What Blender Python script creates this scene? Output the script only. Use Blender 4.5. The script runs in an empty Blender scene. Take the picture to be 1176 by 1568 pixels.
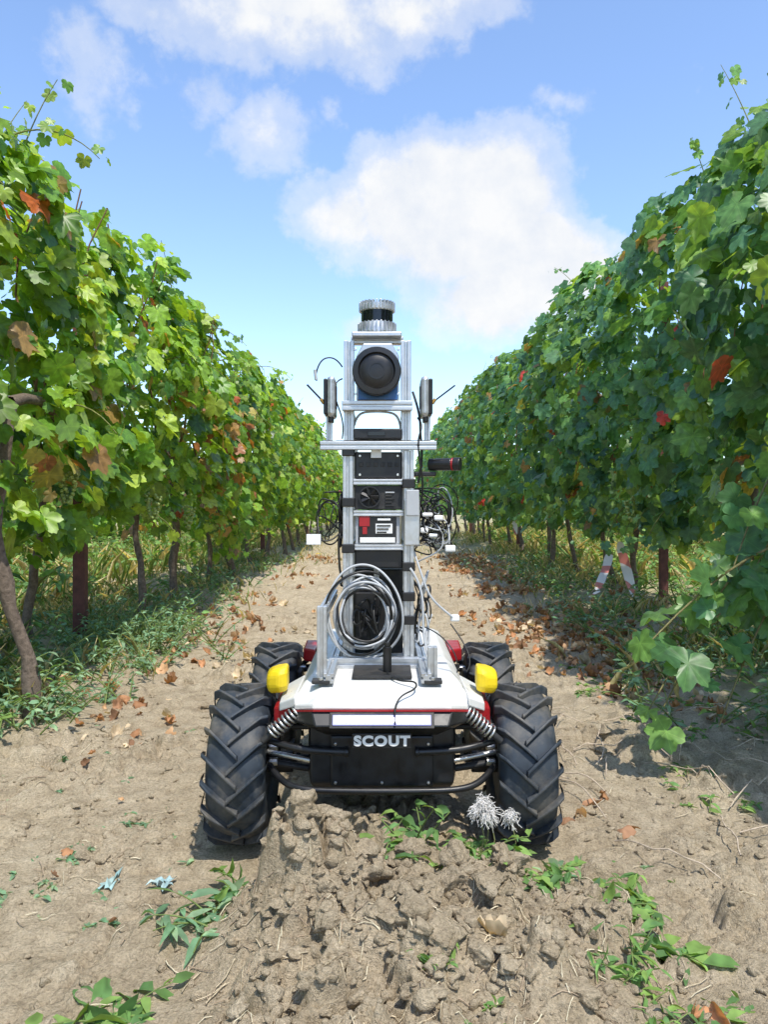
import bpy, math, random
import numpy as np
from mathutils import Vector, Matrix
random.seed(7); rng=np.random.default_rng(11)
S=bpy.context.scene
COL=S.collection
CAMH=0.70; F=1180.0
# ------------------------------------------------------------ numpy noise
def _h(ix,iy,s):
    n=(ix.astype(np.int64)*374761393+iy.astype(np.int64)*668265263+s*1442695041)&0xffffffff
    n=((n^(n>>13))*1274126177)&0xffffffff
    n=(n^(n>>16))&0xffffffff
    return n/4294967295.0
def vn(x,y,s=0):
    ix=np.floor(x);iy=np.floor(y);fx=x-ix;fy=y-iy
    fx=fx*fx*(3-2*fx);fy=fy*fy*(3-2*fy)
    a=_h(ix,iy,s);b=_h(ix+1,iy,s);c=_h(ix,iy+1,s);d=_h(ix+1,iy+1,s)
    return ((a*(1-fx)+b*fx)*(1-fy)+(c*(1-fx)+d*fx)*fy)*2-1
def fbm(x,y,o=4,s=0):
    r=0;a=1;t=0
    for i in range(o):
        r=r+a*vn(x*2**i+i*17.3,y*2**i-i*9.1,s+i);t+=a;a*=.5
    return r/t
def chunks(x,y,s=0,ew=.38):
    # broken-earth facets: every cell has its own height and tilt, with crevices between cells
    ix=np.floor(x);iy=np.floor(y);f1=np.full(x.shape,9.);f2=np.full(x.shape,9.);val=np.zeros_like(x)
    for dx in(-1,0,1):
        for dy in(-1,0,1):
            cx=ix+dx;cy=iy+dy
            px=cx+_h(cx,cy,s);py=cy+_h(cx,cy,s+1)
            d=np.hypot(x-px,y-py)
            v=.75*_h(cx,cy,s+2)**1.5+(x-px)*(_h(cx,cy,s+3)-.5)*.9+(y-py)*(_h(cx,cy,s+4)-.5)*.9-.35*d*d
            n=d<f1;f2=np.where(n,f1,np.minimum(f2,d));val=np.where(n,v,val);f1=np.where(n,d,f1)
    e=np.clip((f2-f1)/ew,0,1);e=e*(2-e)
    return val*(.25+.75*e)-.18*(1-e)
def sm(a,b,x):
    t=np.clip((x-a)/(b-a),0,1);return t*t*(3-2*t)
def moundmask(x,y):
    m=1.05*np.exp(-((x+.10)/.11)**2-((y-1.25)/.11)**2)
    m=np.maximum(m,.88*np.exp(-((x-.08)/.21)**4-((y-1.20)/.18)**4))
    m=np.maximum(m,.70*np.exp(-((x-.27)/.12)**2-((y-1.22)/.16)**2))
    m=np.maximum(m,.50*np.exp(-((x+.02)/.20)**4-((y-.97)/.24)**4))
    m=np.maximum(m,.35*np.exp(-((x-.0)/.17)**4)*sm(1.2,1.4,y)*sm(2.9,2.2,y))
    return m
def H(x,y):
    x=np.asarray(x,float);y=np.asarray(y,float)
    m=moundmask(x+.05*fbm(x*6,y*6,3,55),y+.05*fbm(x*6,y*6,3,56))
    wx=x+.016*fbm(x*14,y*14,3,5);wy=y+.016*fbm(x*14,y*14,3,9)
    z=.024*fbm(x*.9,y*.9,3,1)+.022*fbm(x*4,y*4,4,2)
    z+=.08*np.exp(-((np.abs(x)-1.75)/.5)**2)
    z+=.115*m*(1+.55*fbm(x*8,y*8,3,4))
    rough=np.clip(.30+.45*sm(-.15,.4,fbm(x*2.3,y*2.3,3,40))+1.0*m,0,1.15)
    pat=.45+.75*sm(-.35,.3,fbm(x*7,y*7,3,45))
    z+=rough*pat*(.062*chunks(wx*10,wy*10,20)+.030*chunks(wx*23,wy*23,26)+.011*chunks(wx*50,wy*50,32,.5)+.007*fbm(wx*70,wy*70,2,33))
    z-=.02*np.exp(-((np.abs(x)-.29)/.08)**2)*sm(1.2,1.6,y)
    for cy in(1.63,2.13):
        k=np.exp(-((np.abs(x)-.29)/.085)**4-((y-cy)/.12)**4)
        z=z*(1-k)+k*.004
    k=np.exp(-((x)/.19)**6-((y-1.87)/.40)**6); z=z*(1-k)+k*np.minimum(z,.09)
    return z
# ------------------------------------------------------------ node helpers
def newmat(name):
    m=bpy.data.materials.new(name);m.use_nodes=True
    nt=m.node_tree;b=nt.nodes['Principled BSDF'];return m,nt,b
def N(nt,t,**k):
    n=nt.nodes.new(t)
    for a,v in k.items():setattr(n,a,v)
    return n
def noise(nt,scale,detail=4,rough=.55,vec=None):
    n=N(nt,'ShaderNodeTexNoise');n.inputs['Scale'].default_value=scale;n.inputs['Detail'].default_value=detail;n.inputs['Roughness'].default_value=rough
    if vec is not None:nt.links.new(vec,n.inputs['Vector'])
    return n
def ramp(nt,src,stops):
    r=N(nt,'ShaderNodeValToRGB');e=r.color_ramp.elements
    while len(e)<len(stops):e.new(.5)
    for i,(p,c) in enumerate(stops):
        e[i].position=p;e[i].color=(c[0],c[1],c[2],1) if not isinstance(c,(int,float)) else (c,c,c,1)
    nt.links.new(src,r.inputs[0]);return r
def mth(nt,op,a,b=None,c=None,clamp=False):
    n=N(nt,'ShaderNodeMath',operation=op);n.use_clamp=clamp
    for i,v in enumerate((a,b,c)):
        if v is None:continue
        if isinstance(v,(int,float)):n.inputs[i].default_value=v
        else:nt.links.new(v,n.inputs[i])
    return n.outputs[0]
def mixc(nt,f,a,b,bt='MIX'):
    n=N(nt,'ShaderNodeMix',data_type='RGBA',blend_type=bt)
    for i,v in ((0,f),(6,a),(7,b)):
        if isinstance(v,(int,float)):n.inputs[i].default_value=v
        elif isinstance(v,tuple):n.inputs[i].default_value=(v[0],v[1],v[2],1)
        else:nt.links.new(v,n.inputs[i])
    return n.outputs[2]
def simple(name,c,rough=.5,metal=0,var=.25,scale=30,bump=0,dust=0):
    m,nt,b=newmat(name);tc=N(nt,'ShaderNodeTexCoord').outputs['Object']
    n=noise(nt,scale,3,.6,tc)
    c0=tuple(max(0,v*(1-var)) for v in c);c1=tuple(min(1,v*(1+var)) for v in c)
    r=ramp(nt,n.outputs[0],[(.3,c0),(.7,c1)]);out=r.outputs[0]
    if dust:
        n2=noise(nt,scale*.35,5,.7,tc);rr=ramp(nt,n2.outputs[0],[(.42,0.0),(.7,1.0)])
        out=mixc(nt,mth(nt,'MULTIPLY',rr.outputs[0],dust),out,(.38,.32,.23))
    nt.links.new(out,b.inputs['Base Color'])
    rr=ramp(nt,n.outputs[0],[(.3,max(0,rough-.1)),(.7,min(1,rough+.12))]);nt.links.new(rr.outputs[0],b.inputs['Roughness'])
    b.inputs['Metallic'].default_value=metal
    if bump:
        bp=N(nt,'ShaderNodeBump');bp.inputs['Strength'].default_value=bump;bp.inputs['Distance'].default_value=.002
        nt.links.new(n.outputs[0],bp.inputs['Height']);nt.links.new(bp.outputs[0],b.inputs['Normal'])
    return m
# ------------------------------------------------------------ mesh helpers
def trimesh(name,V,T,mat,col=None,lc=None,parent=None,smooth=True):
    me=bpy.data.meshes.new(name);V=np.ascontiguousarray(V,np.float32);T=np.ascontiguousarray(T,np.int32)
    k=T.shape[1]
    me.vertices.add(len(V));me.vertices.foreach_set('co',V.ravel())
    me.loops.add(T.size);me.loops.foreach_set('vertex_index',T.ravel())
    me.polygons.add(len(T));me.polygons.foreach_set('loop_start',np.arange(0,T.size,k,dtype=np.int32))
    me.update(calc_edges=True);me.validate()
    if smooth:me.polygons.foreach_set('use_smooth',np.ones(len(me.polygons),bool))
    if col is not None:
        a=me.attributes.new('tint','FLOAT_COLOR','POINT');c=np.ones((len(V),4),np.float32);c[:,:3]=col;a.data.foreach_set('color',c.ravel())
    if lc is not None:
        a=me.attributes.new('lc','FLOAT_VECTOR','POINT');a.data.foreach_set('vector',np.ascontiguousarray(lc,np.float32).ravel())
    me.materials.append(mat);o=bpy.data.objects.new(name,me);COL.objects.link(o)
    if parent:o.parent=parent
    return o
def pymesh(name,V,Fc,mat,parent=None,smooth=False,bevel=0):
    me=bpy.data.meshes.new(name);me.from_pydata([tuple(v) for v in V],[],Fc);me.update()
    if smooth:
        for p in me.polygons:p.use_smooth=True
    me.materials.append(mat);o=bpy.data.objects.new(name,me);COL.objects.link(o)
    if parent:o.parent=parent
    if bevel:
        b=o.modifiers.new('bevel','BEVEL');b.width=bevel;b.segments=2;b.limit_method='ANGLE'
    return o
def empty(name,loc=(0,0,0)):
    o=bpy.data.objects.new(name,None);COL.objects.link(o);return o
class Bag:
    def __init__(s):s.V=[];s.T=[];s.C=[];s.L=[];s.n=0
    def add(s,V,T,C,L=None):
        s.V.append(V);s.T.append(T+s.n);s.C.append(C);s.L.append(L if L is not None else np.zeros_like(V));s.n+=len(V)
    def make(s,name,mat,parent=None,smooth=True):
        return trimesh(name,np.concatenate(s.V),np.concatenate(s.T),mat,np.concatenate(s.C),np.concatenate(s.L),parent,smooth)
half=[(0,1.0),(8,.90),(12,.92),(21,.78),(30,.66),(37,.77),(43,.82),(52,.93),(60,.81),(65,.84),(76,.72),(83,.65),(92,.74),(106,.82),(118,.73),(123,.77),(143,.66),(160,.60),(172,.45),(180,.06)]
def mkleaf(h,ripple=.05):
    pts=[(a,r) for a,r in h]+[(-a,r) for a,r in h[::-1] if a not in(0,180)]
    V=[(0,0,0)];
    for a,r in pts:
        t=math.radians(a);x=math.sin(t)*r;y=math.cos(t)*r;V.append((x,y,-.22*r*r+.16*abs(x)+ripple*math.sin(3*t+1)*r+ripple*.6*math.sin(7*t)))
    n=len(pts);T=[(0,1+(i+1)%n,1+i) for i in range(n)]
    V=np.array(V)*.55;return V,np.array(T)
LEAF_HI=mkleaf(half,.06)
LEAF_LO=mkleaf([(0,1.0),(30,.70),(52,.9),(82,.66),(108,.8),(150,.62),(180,.1)])
def dryleaf(seed):
    r_=np.random.default_rng(seed);pts=[(a,r) for a,r in half[::2]]+[(-a,r) for a,r in half[::2][::-1] if a not in(0,180)]
    n=len(pts);V=[(0,0,0)]
    for k in(.5,1.0):
        for a,r in pts:
            t=math.radians(a);x=math.sin(t)*r*k;y=math.cos(t)*r*k
            V.append((x,y,1.0*x*x+.5*y*y*k+r_.normal(0,.16)*k))
    V=np.array(V);c=.8;x=V[:,0].copy();V[:,0]=np.sin(x*c*1.3)/c*.8
    T=[(0,1+(i+1)%n,1+i) for i in range(n)]
    for i in range(n):
        a=1+i;b=1+(i+1)%n;T+=[(a,b,b+n),(a,b+n,a+n)]
    return V*.55,np.array(T)
DRY=[dryleaf(s) for s in range(6)]
_b=np.array([(0,0,0),(-.16,.3,.04),(.16,.3,.04),(0,.33,-.02),(-.13,.65,-.02),(.13,.65,-.02),(0,.66,-.08),(0,1,-.22)])
BLADE=(_b,np.array([(0,3,1),(0,2,3),(1,3,6),(1,6,4),(3,2,5),(3,5,6),(4,6,7),(6,5,7)]))
def nrm(a):return a/np.maximum(np.linalg.norm(a,axis=1,keepdims=True),1e-9)
def scatter(bag,tmpl,pos,normal,tip,size,col,curl=None,wide=None):
    TV,TT=tmpl;N_=len(pos)
    if N_==0:return
    n=nrm(normal);t=tip-n*np.sum(tip*n,axis=1,keepdims=True);t=nrm(t);s=np.cross(t,n)
    tv=np.repeat(TV[None],N_,0).copy()
    if curl is not None:tv[:,:,2]*=curl[:,None]
    if wide is not None:tv[:,:,0]*=wide[:,None]
    tv*=size[:,None,None]
    V=pos[:,None,:]+tv[:,:,0:1]*s[:,None,:]+tv[:,:,1:2]*t[:,None,:]+tv[:,:,2:3]*n[:,None,:]
    k=len(TV);T=(TT[None]+np.arange(N_)[:,None,None]*k).reshape(-1,3)
    bag.add(V.reshape(-1,3),T,np.repeat(col,k,0),np.tile(TV,(N_,1)))
def tube(bag,P,R,col,k=5):
    P=np.array(P,float);n=len(P);R=np.broadcast_to(np.asarray(R,float),(n,))
    D=nrm(np.gradient(P,axis=0));up=np.array([0.13,.31,.94]) if abs(D[0,2])<.8 else np.array([1.,.1,0])
    A=nrm(np.cross(D,up[None]));B=np.cross(D,A);an=np.arange(k)*2*math.pi/k
    V=P[:,None]+R[:,None,None]*(np.cos(an)[None,:,None]*A[:,None]+np.sin(an)[None,:,None]*B[:,None])
    T=[]
    for i in range(n-1):
        for j in range(k):
            a=i*k+j;b=i*k+(j+1)%k;T+=[(a,b,b+k),(a,b+k,a+k)]
    V=V.reshape(-1,3);bag.add(V,np.array(T),np.tile(np.array(col,float),(len(V),1)))
# ------------------------------------------------------------ materials
def leafmat(name,rough=.42,trans=.35,veins=True,spec=.5):
    m,nt,b=newmat(name);L=nt.links
    at=N(nt,'ShaderNodeAttribute',attribute_name='tint');lc=N(nt,'ShaderNodeAttribute',attribute_name='lc')
    tc=N(nt,'ShaderNodeTexCoord').outputs['Object']
    n=noise(nt,45,1,.6,tc);r=ramp(nt,n.outputs[0],[(.3,.75),(.7,1.25)])
    c=mixc(nt,1.0,at.outputs['Color'],r.outputs[0],'MULTIPLY')
    if veins:
        sp=N(nt,'ShaderNodeSeparateXYZ');L.new(lc.outputs['Vector'],sp.inputs[0])
        ang=mth(nt,'ARCTAN2',sp.outputs[0],sp.outputs[1])
        s=mth(nt,'ABSOLUTE',mth(nt,'SINE',mth(nt,'MULTIPLY',ang,3.27)))
        vec=N(nt,'ShaderNodeVectorMath',operation='LENGTH');L.new(lc.outputs['Vector'],vec.inputs[0])
        w=mth(nt,'MULTIPLY',s,vec.outputs['Value'])
        v=mth(nt,'LESS_THAN',w,.018)
        c=mixc(nt,mth(nt,'MULTIPLY',v,.4),c,mixc(nt,1.0,c,(2.0,1.8,1.6),'MULTIPLY'))
    geo=N(nt,'ShaderNodeNewGeometry')
    c2=mixc(nt,mth(nt,'MULTIPLY',geo.outputs['Backfacing'],.45),c,(.22,.30,.15)) if veins else c
    L.new(c2,b.inputs['Base Color']);b.inputs['Roughness'].default_value=rough
    b.inputs['Specular IOR Level'].default_value=spec
    tr=N(nt,'ShaderNodeBsdfTranslucent');L.new(mixc(nt,1.0,c,(2.1,1.8,.6),'MULTIPLY'),tr.inputs[0])
    mx=N(nt,'ShaderNodeMixShader');mx.inputs[0].default_value=trans;L.new(b.outputs[0],mx.inputs[1]);L.new(tr.outputs[0],mx.inputs[2])
    L.new(mx.outputs[0],nt.nodes['Material Output'].inputs[0]);return m
M_leaf=leafmat('vine_leaf_mat',.40,.38);M_weed=leafmat('weed_leaf_mat',.65,.3,False,.25);M_dry=leafmat('dry_leaf_mat',.8,.15,False,.1)
def tintmat(name,rough):
    m,nt,b=newmat(name);at=N(nt,'ShaderNodeAttribute',attribute_name='tint');tc=N(nt,'ShaderNodeTexCoord').outputs['Object']
    n=noise(nt,60,4,.7,tc);r=ramp(nt,n.outputs[0],[(.3,.55),(.7,1.4)]);nt.links.new(mixc(nt,1.0,at.outputs['Color'],r.outputs[0],'MULTIPLY'),b.inputs['Base Color'])
    b.inputs['Roughness'].default_value=rough;b.inputs['Specular IOR Level'].default_value=.15
    bp=N(nt,'ShaderNodeBump');bp.inputs['Strength'].default_value=.8;bp.inputs['Distance'].default_value=.006;nt.links.new(n.outputs[0],bp.inputs['Height']);nt.links.new(bp.outputs[0],b.inputs['Normal'])
    return m
M_bark=tintmat('bark_mat',.9)
def soilmat(name,clod=False):
    m,nt,b=newmat(name);L=nt.links;tc=N(nt,'ShaderNodeTexCoord').outputs['Object']
    n1=noise(nt,1.7,2,.6,tc);n2=noise(nt,18,5,.68,tc);n3=noise(nt,190,4,.75,tc)
    c=ramp(nt,n2.outputs[0],[(.25,(.345,.28,.19)),(.5,(.515,.43,.305)),(.75,(.62,.535,.395))]).outputs[0]
    c=mixc(nt,1.0,c,ramp(nt,n1.outputs[0],[(.3,(.88,.85,.82)),(.7,(1.08,1.07,1.05))]).outputs[0],'MULTIPLY')
    c=mixc(nt,1.0,c,ramp(nt,n3.outputs[0],[(.3,.58),(.6,1.12)]).outputs[0],'MULTIPLY')
    if not clod:
        at=N(nt,'ShaderNodeAttribute',attribute_name='veg');
        g=noise(nt,30,3,.7,tc);gc=ramp(nt,g.outputs[0],[(.3,(.20,.21,.09)),(.5,(.38,.34,.18)),(.7,(.50,.43,.27))]).outputs[0]
        c=mixc(nt,at.outputs['Fac'],c,gc)
    L.new(c,b.inputs['Base Color']);b.inputs['Roughness'].default_value=.95;b.inputs['Specular IOR Level'].default_value=.1
    h=mth(nt,'ADD',mth(nt,'MULTIPLY',n3.outputs[0],.6),n2.outputs[0])
    bp=N(nt,'ShaderNodeBump');bp.inputs['Strength'].default_value=1.0;bp.inputs['Distance'].default_value=.016;L.new(h,bp.inputs['Height']);L.new(bp.outputs[0],b.inputs['Normal'])
    return m
M_soil=soilmat('dry_soil');M_clod=soilmat('clod_soil',True)
# ------------------------------------------------------------ ground
def axis(start,end,d0,ref,p):
    out=[start];
    while out[-1]<end:out.append(out[-1]+d0*max(1,out[-1]/ref)**p)
    return np.array(out)
xp=axis(0,500,.0040,.72,1.8);xs=np.concatenate([-xp[:0:-1],xp])
yp=axis(.7,900,.0040,1.35,1.8);ys=np.concatenate([[-400,-120,-40,-15,-6,-3,-1.5,-.7,-.3,0,.2,.35,.5,.6,.66],yp])
X,Y=np.meshgrid(xs,ys);Z=H(X,Y)*np.where(np.hypot(X,Y)>60,0.3,1)
nx,ny=len(xs),len(ys)
V=np.stack([X.ravel(),Y.ravel(),Z.ravel()],1)
i=np.arange(ny-1)[:,None]*nx+np.arange(nx-1)[None];i=i.ravel()
Q=np.stack([i,i+1,i+1+nx,i+nx],1)
g=trimesh('ground',V,Q,M_soil)
ax=np.abs(X)
veg=sm(1.0,1.6,ax+.35*fbm(X*1.7,Y*1.7,3,60))*.75+sm(8,18,Y)*.6
veg=np.clip(veg*(.55+.6*fbm(X*6,Y*6,3,61)+.2),0,.95)
a=g.data.attributes.new('veg','FLOAT','POINT');a.data.foreach_set('value',veg.ravel().astype(np.float32))
# ------------------------------------------------------------ soil clods
import bmesh
def icos(k):
    bm=bmesh.new();bmesh.ops.create_icosphere(bm,subdivisions=k,radius=1);a=np.array([v.co[:] for v in bm.verts]);t=np.array([[v.index for v in f.verts] for f in bm.faces]);bm.free();return a,t
I4=icos(4);I3=icos(3);I2=icos(2);I1=icos(1)
bag=Bag()
def clods(n,xr,yr,smin,smax,ms=None,pw=3,sink=.15):
    x=rng.uniform(*xr,n);y=rng.uniform(*yr,n)
    if ms is not None:
        k=rng.random(n)<np.clip(ms(x,y),0,1);x=x[k];y=y[k]
    zz=H(x,y)
    for a,b_,z in zip(x,y,zz):
        s=smin+(smax-smin)*random.random()**pw
        IV,IT=I4 if s>.02 else I3 if s>.011 else (I2 if s>.005 else I1)
        q=IV.copy()
        for _ in range(9):
            nn=rng.normal(0,1,3);nn/=np.linalg.norm(nn);d=q@nn;q=q-np.outer(np.maximum(0,d-rng.uniform(.4,.75)),nn)
        q*=np.array([1.25,random.uniform(.8,1.3),random.uniform(.6,1.0)])
        o=random.uniform(0,99);q=q*(1+.24*vn(q[:,0]*2+o,q[:,1]*2+q[:,2]*1.7+o,3)+.14*vn(q[:,0]*5+o,q[:,2]*5+q[:,1]*3,4))[:,None]
        if len(q)>200:q=q*(1+.09*vn(q[:,0]*10+q[:,2]*7+o,q[:,1]*11+o+q[:,2]*5,8))[:,None]
        if len(q)>700:q=q*(1+.06*vn(q[:,0]*23+q[:,2]*17+o,q[:,1]*23+o-q[:,2]*9,8))[:,None]
        an=random.uniform(0,6.28);R_=np.array([[math.cos(an),-math.sin(an),0],[math.sin(an),math.cos(an),0],[0,0,1]])
        bag.add((q@R_.T)*s+np.array([a,b_,z+s*sink]),IT,np.ones((len(q),3)))
clear=lambda x,y:1-np.exp(-((np.abs(x)-.29)/.09)**6-((y-1.88)/.5)**6)
clods(7000,(-1.0,1.0),(.8,2.4),.0022,.010,lambda x,y:clear(x,y)*(.25+.9*sm(-.2,.3,fbm(x*3,y*3,3,40))),4)
clods(420,(-1.1,1.1),(.95,2.6),.009,.020,lambda x,y:clear(x,y)*sm(-.1,.3,fbm(x*3,y*3,3,40)),2,.05)
clods(4200,(-.38,.45),(.78,1.42),.003,.015,lambda x,y:moundmask(x,y)*1.3*clear(x,y),2.5)
clods(80,(-.22,.36),(1.0,1.36),.016,.036,lambda x,y:moundmask(x,y)*1.2,1.8,0)
clods(1100,(-1.6,1.6),(2.3,5),.006,.022,lambda x,y:clear(x,y)*.7)
bag.make('soil_clods',M_clod)
# ------------------------------------------------------------ vine rows
def pal(n,cols,w):
    idx=rng.choice(len(cols),n,p=np.array(w)/sum(w));c=np.array(cols)[idx]
    return c*rng.uniform(.70,1.32,(n,1))
GL=[(.19,.33,.030),(.12,.255,.03),(.29,.40,.05),(.06,.15,.03),(.30,.19,.06),(.38,.10,.03)];WL=[.4,.3,.18,.09,.022,.007]
GR=[(.125,.255,.075),(.09,.21,.095),(.20,.33,.06),(.055,.14,.06),(.28,.17,.07),(.50,.06,.05)];WR=[.34,.34,.18,.12,.016,.006]
def vine_row(name,x0,side,y0,y1,ztop,zbot,thick,dens,pals,trunks,lo=5.5,shoots=True,size=.135):
    par=empty(name);n=int((y1-y0)*dens)
    y=rng.uniform(y0,y1,n)
    y=np.where(rng.random(n)<.25*(y>14),rng.uniform(y0,14,n),y)
    t=rng.random(n)
    zt=ztop(y)+.18*fbm(y*1.3,y*0+x0,3,70)+.11*fbm(y*5,y*0+x0,2,71)
    zb=zbot(y)+.26*fbm(y*1.1,y*0+x0,3,72)+.20*fbm(y*4,y*0+x0,2,73)
    z=zb+(zt-zb)*t
    w=thick*(.55+.45*np.sin(np.pi*np.clip(t*.8+.15,0,1)))*(1+.7*fbm(y*2.3,z*2.3,3,74+int(abs(x0)*10)))
    s=np.where(rng.random(n)<.66,side,-side)
    u=rng.random(n)**.38
    x=x0+s*w*u+side*.10*np.sin(t*3)
    keep=(fbm(y*3.3,z*3.3,2,80)>-.42)|(u<.6)
    x,y,z,s,t,u=[q[keep] for q in(x,y,z,s,t,u)];n=len(x)
    nor=np.stack([s*rng.uniform(.2,1.1,n),rng.normal(0,.55,n)-.2,.35+.5*t**2+rng.normal(0,.4,n)],1)
    tip=np.stack([s*.35+rng.normal(0,.35,n),rng.normal(0,.5,n),-1+.6*rng.random(n)],1)
    size_=size*rng.uniform(.5,1.25,n)
    col=pal(n,*pals)
    cl=fbm(y*1.2,z*1.6,3,90);col=col*(1+.35*cl)[:,None]
    yl=fbm(y*2.4,z*2.4,2,93+int(x0*3))>.50;k=yl&(rng.random(n)<.32);col[k]=pal(int(k.sum()),[(.38,.22,.07),(.32,.13,.05),(.42,.36,.08)],[.4,.3,.3])
    bag=Bag();near=y<lo;cu=rng.uniform(.2,2.4,n)
    for m_,tp in((near,LEAF_HI),(~near,LEAF_LO)):
        scatter(bag,tp,np.stack([x,y,z],1)[m_],nor[m_],tip[m_],size_[m_],col[m_],cu[m_],rng.uniform(.8,1.08,int(m_.sum())))
    wood=Bag()
    if shoots:
        ns=int((min(y1,16)-y0)*6.5)
        for i_ in range(ns):
            yy=random.uniform(y0,min(y1,16));zz=float(ztop(np.array([yy]))[0])-.1;kind=random.random()
            xx=x0+random.uniform(-.15,.25)*side
            if kind<.45:
                L_=random.uniform(.15,.5);d=np.array([side*random.uniform(-.2,.7),random.uniform(-.5,.5),1.0]);g_=random.uniform(.0,.9)
            elif kind<.70:
                zz=random.uniform(.9,zz);L_=random.uniform(.2,.5);d=np.array([side*1.,random.uniform(-.6,.6),.4]);g_=1.6;xx=x0+side*thick*.8
            else:
                zz=float(zbot(np.array([yy]))[0])+.12;L_=random.uniform(.25,.6);d=np.array([side*.7,random.uniform(-.6,.6),.1]);g_=2.6;xx=x0+side*thick*.5
            d/=np.linalg.norm(d);P=[];p=np.array([xx,yy,zz]);m_=9
            for j in range(m_):
                P.append(p.copy());p=p+d*L_/m_;d=d+np.array([0,0,-g_/m_]);d/=np.linalg.norm(d)
            P=np.array(P);tube(wood,P,np.linspace(.004,.0015,m_),(.2,.21,.07),4)
            kk=9;k=rng.integers(1,m_,kk);ps=P[k]+rng.normal(0,.012,(kk,3))
            c=pal(kk,[tuple(v*1.1 for v in pals[0][0]),pals[0][2],pals[0][1]],[1,1,1])
            off=rng.normal(0,1,(kk,3));off[:,2]-=.3
            scatter(bag,LEAF_HI if yy<lo else LEAF_LO,ps+nrm(off)*.03,off*.6+np.array([side*.4,-.3,.5]),off+np.array([0,0,-.5]),size*rng.uniform(.35,.85,kk)*(1-.05*k),c,rng.uniform(.5,2,kk))
    bag.make('foliage',M_leaf,par)
    for (yy,dx,lean) in trunks:
        m_=14;P=[];gx=x0+dx;z0=float(H(np.array([gx]),np.array([yy]))[0])-.05
        ph=random.uniform(0,9);th=random.uniform(.7,1.1)
        for j in range(m_):
            q=j/(m_-1);P.append((gx+lean*q*.25+.03*math.sin(q*7+ph)+random.uniform(-.009,.009),yy+.03*math.sin(q*5+ph*2)+random.uniform(-.008,.008)+lean*.2*q,z0+q*1.05))
        tube(wood,P,[th*.027*(1-.35*j/m_)*random.uniform(.75,1.3)+(.015 if j==0 else 0) for j in range(m_)],(.18,.14,.11),8)
        for d_ in(-1,1):
            P2=[(P[-1][0]+random.uniform(-.02,.02),P[-1][1]+d_*.55*j/6,P[-1][2]+.03*math.sin(j)) for j in range(7)]
            tube(wood,P2,[.02-.0015*j for j in range(7)],(.17,.13,.095),6)
        for _ in range(4):
            a_=np.array([x0+random.uniform(-.05,.2)*side,yy+random.uniform(-.5,.5),1.0]);P3=[a_+np.array([.06*math.sin(j+_)+side*.05*j/6,random.uniform(-.02,.02)+.02*j,j*.16]) for j in range(7)]
            tube(wood,P3,np.linspace(.006,.003,7),(.2,.12,.06),4)
    wood.make('trunks_and_canes',M_bark,par)
    wr=Bag()
    for zz in(.82,1.25,1.65):
        yy=np.arange(y0,y1,1.5);tube(wr,[(x0+.04*side,q,zz+.01*math.sin(q)) for q in yy],.002,(.2,.2,.2),4)
    wr.make('trellis_wires',M_bark,par)
    return par
def trk(ys_,dx=0,l=.0):return [(q+random.uniform(-.2,.2),dx+random.uniform(-.08,.08),random.uniform(-.6,.6)+l) for q in ys_]
c_=lambda v:(lambda y:np.full_like(y,v))
tl=[(2.45,.30,-.2),(3.35,-.1,.2),(4.3,.05,.2),(5.3,.03,-.2)]+trk(np.arange(6.3,29,1.05))+trk([-.6,.5,1.5])
tr=[(2.9,.25,.3),(3.9,.2,-.4),(5.7,.2,-.7),(5.95,.05,-.6),(6.9,.0,-.5),(7.4,-.1,-.2)]+trk(np.arange(8.6,32,1.15))+trk([-.6,.8,1.7])
vine_row('grapevine_row',-1.45,1,-.5,28,lambda y:1.96+.012*np.clip(y,0,20),lambda y:np.clip(.68-.03*y,.48,.8),.36,740,(GL,WL),tl,size=.120)
vine_row('grapevine_row',1.72,-1,-.5,30,lambda y:2.22+.035*np.clip(y,0,20),lambda y:.60+0*y,.42,740,(GR,WR),tr,size=.133)
vine_row('grapevine_row',-4.1,1,0,28,c_(1.9),c_(.25),.35,110,(GL,WL),trk(np.arange(2,28,1.3)),lo=0,shoots=False,size=.25)
vine_row('grapevine_row',4.5,-1,0,28,c_(2.1),c_(.25),.35,110,(GR,WR),trk(np.arange(2,28,1.3)),lo=0,shoots=False,size=.25)
vine_row('grapevine_row',-6.8,1,0,32,c_(1.9),c_(.2),.4,60,(GL,WL),trk(np.arange(2,32,2.6)),lo=0,shoots=False,size=.34)
vine_row('grapevine_row',7.3,-1,0,32,c_(2.1),c_(.2),.4,60,(GR,WR),trk(np.arange(2,32,2.6)),lo=0,shoots=False,size=.34)
par=empty('grapevine_shoot');bg=Bag();wd=Bag()
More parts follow.
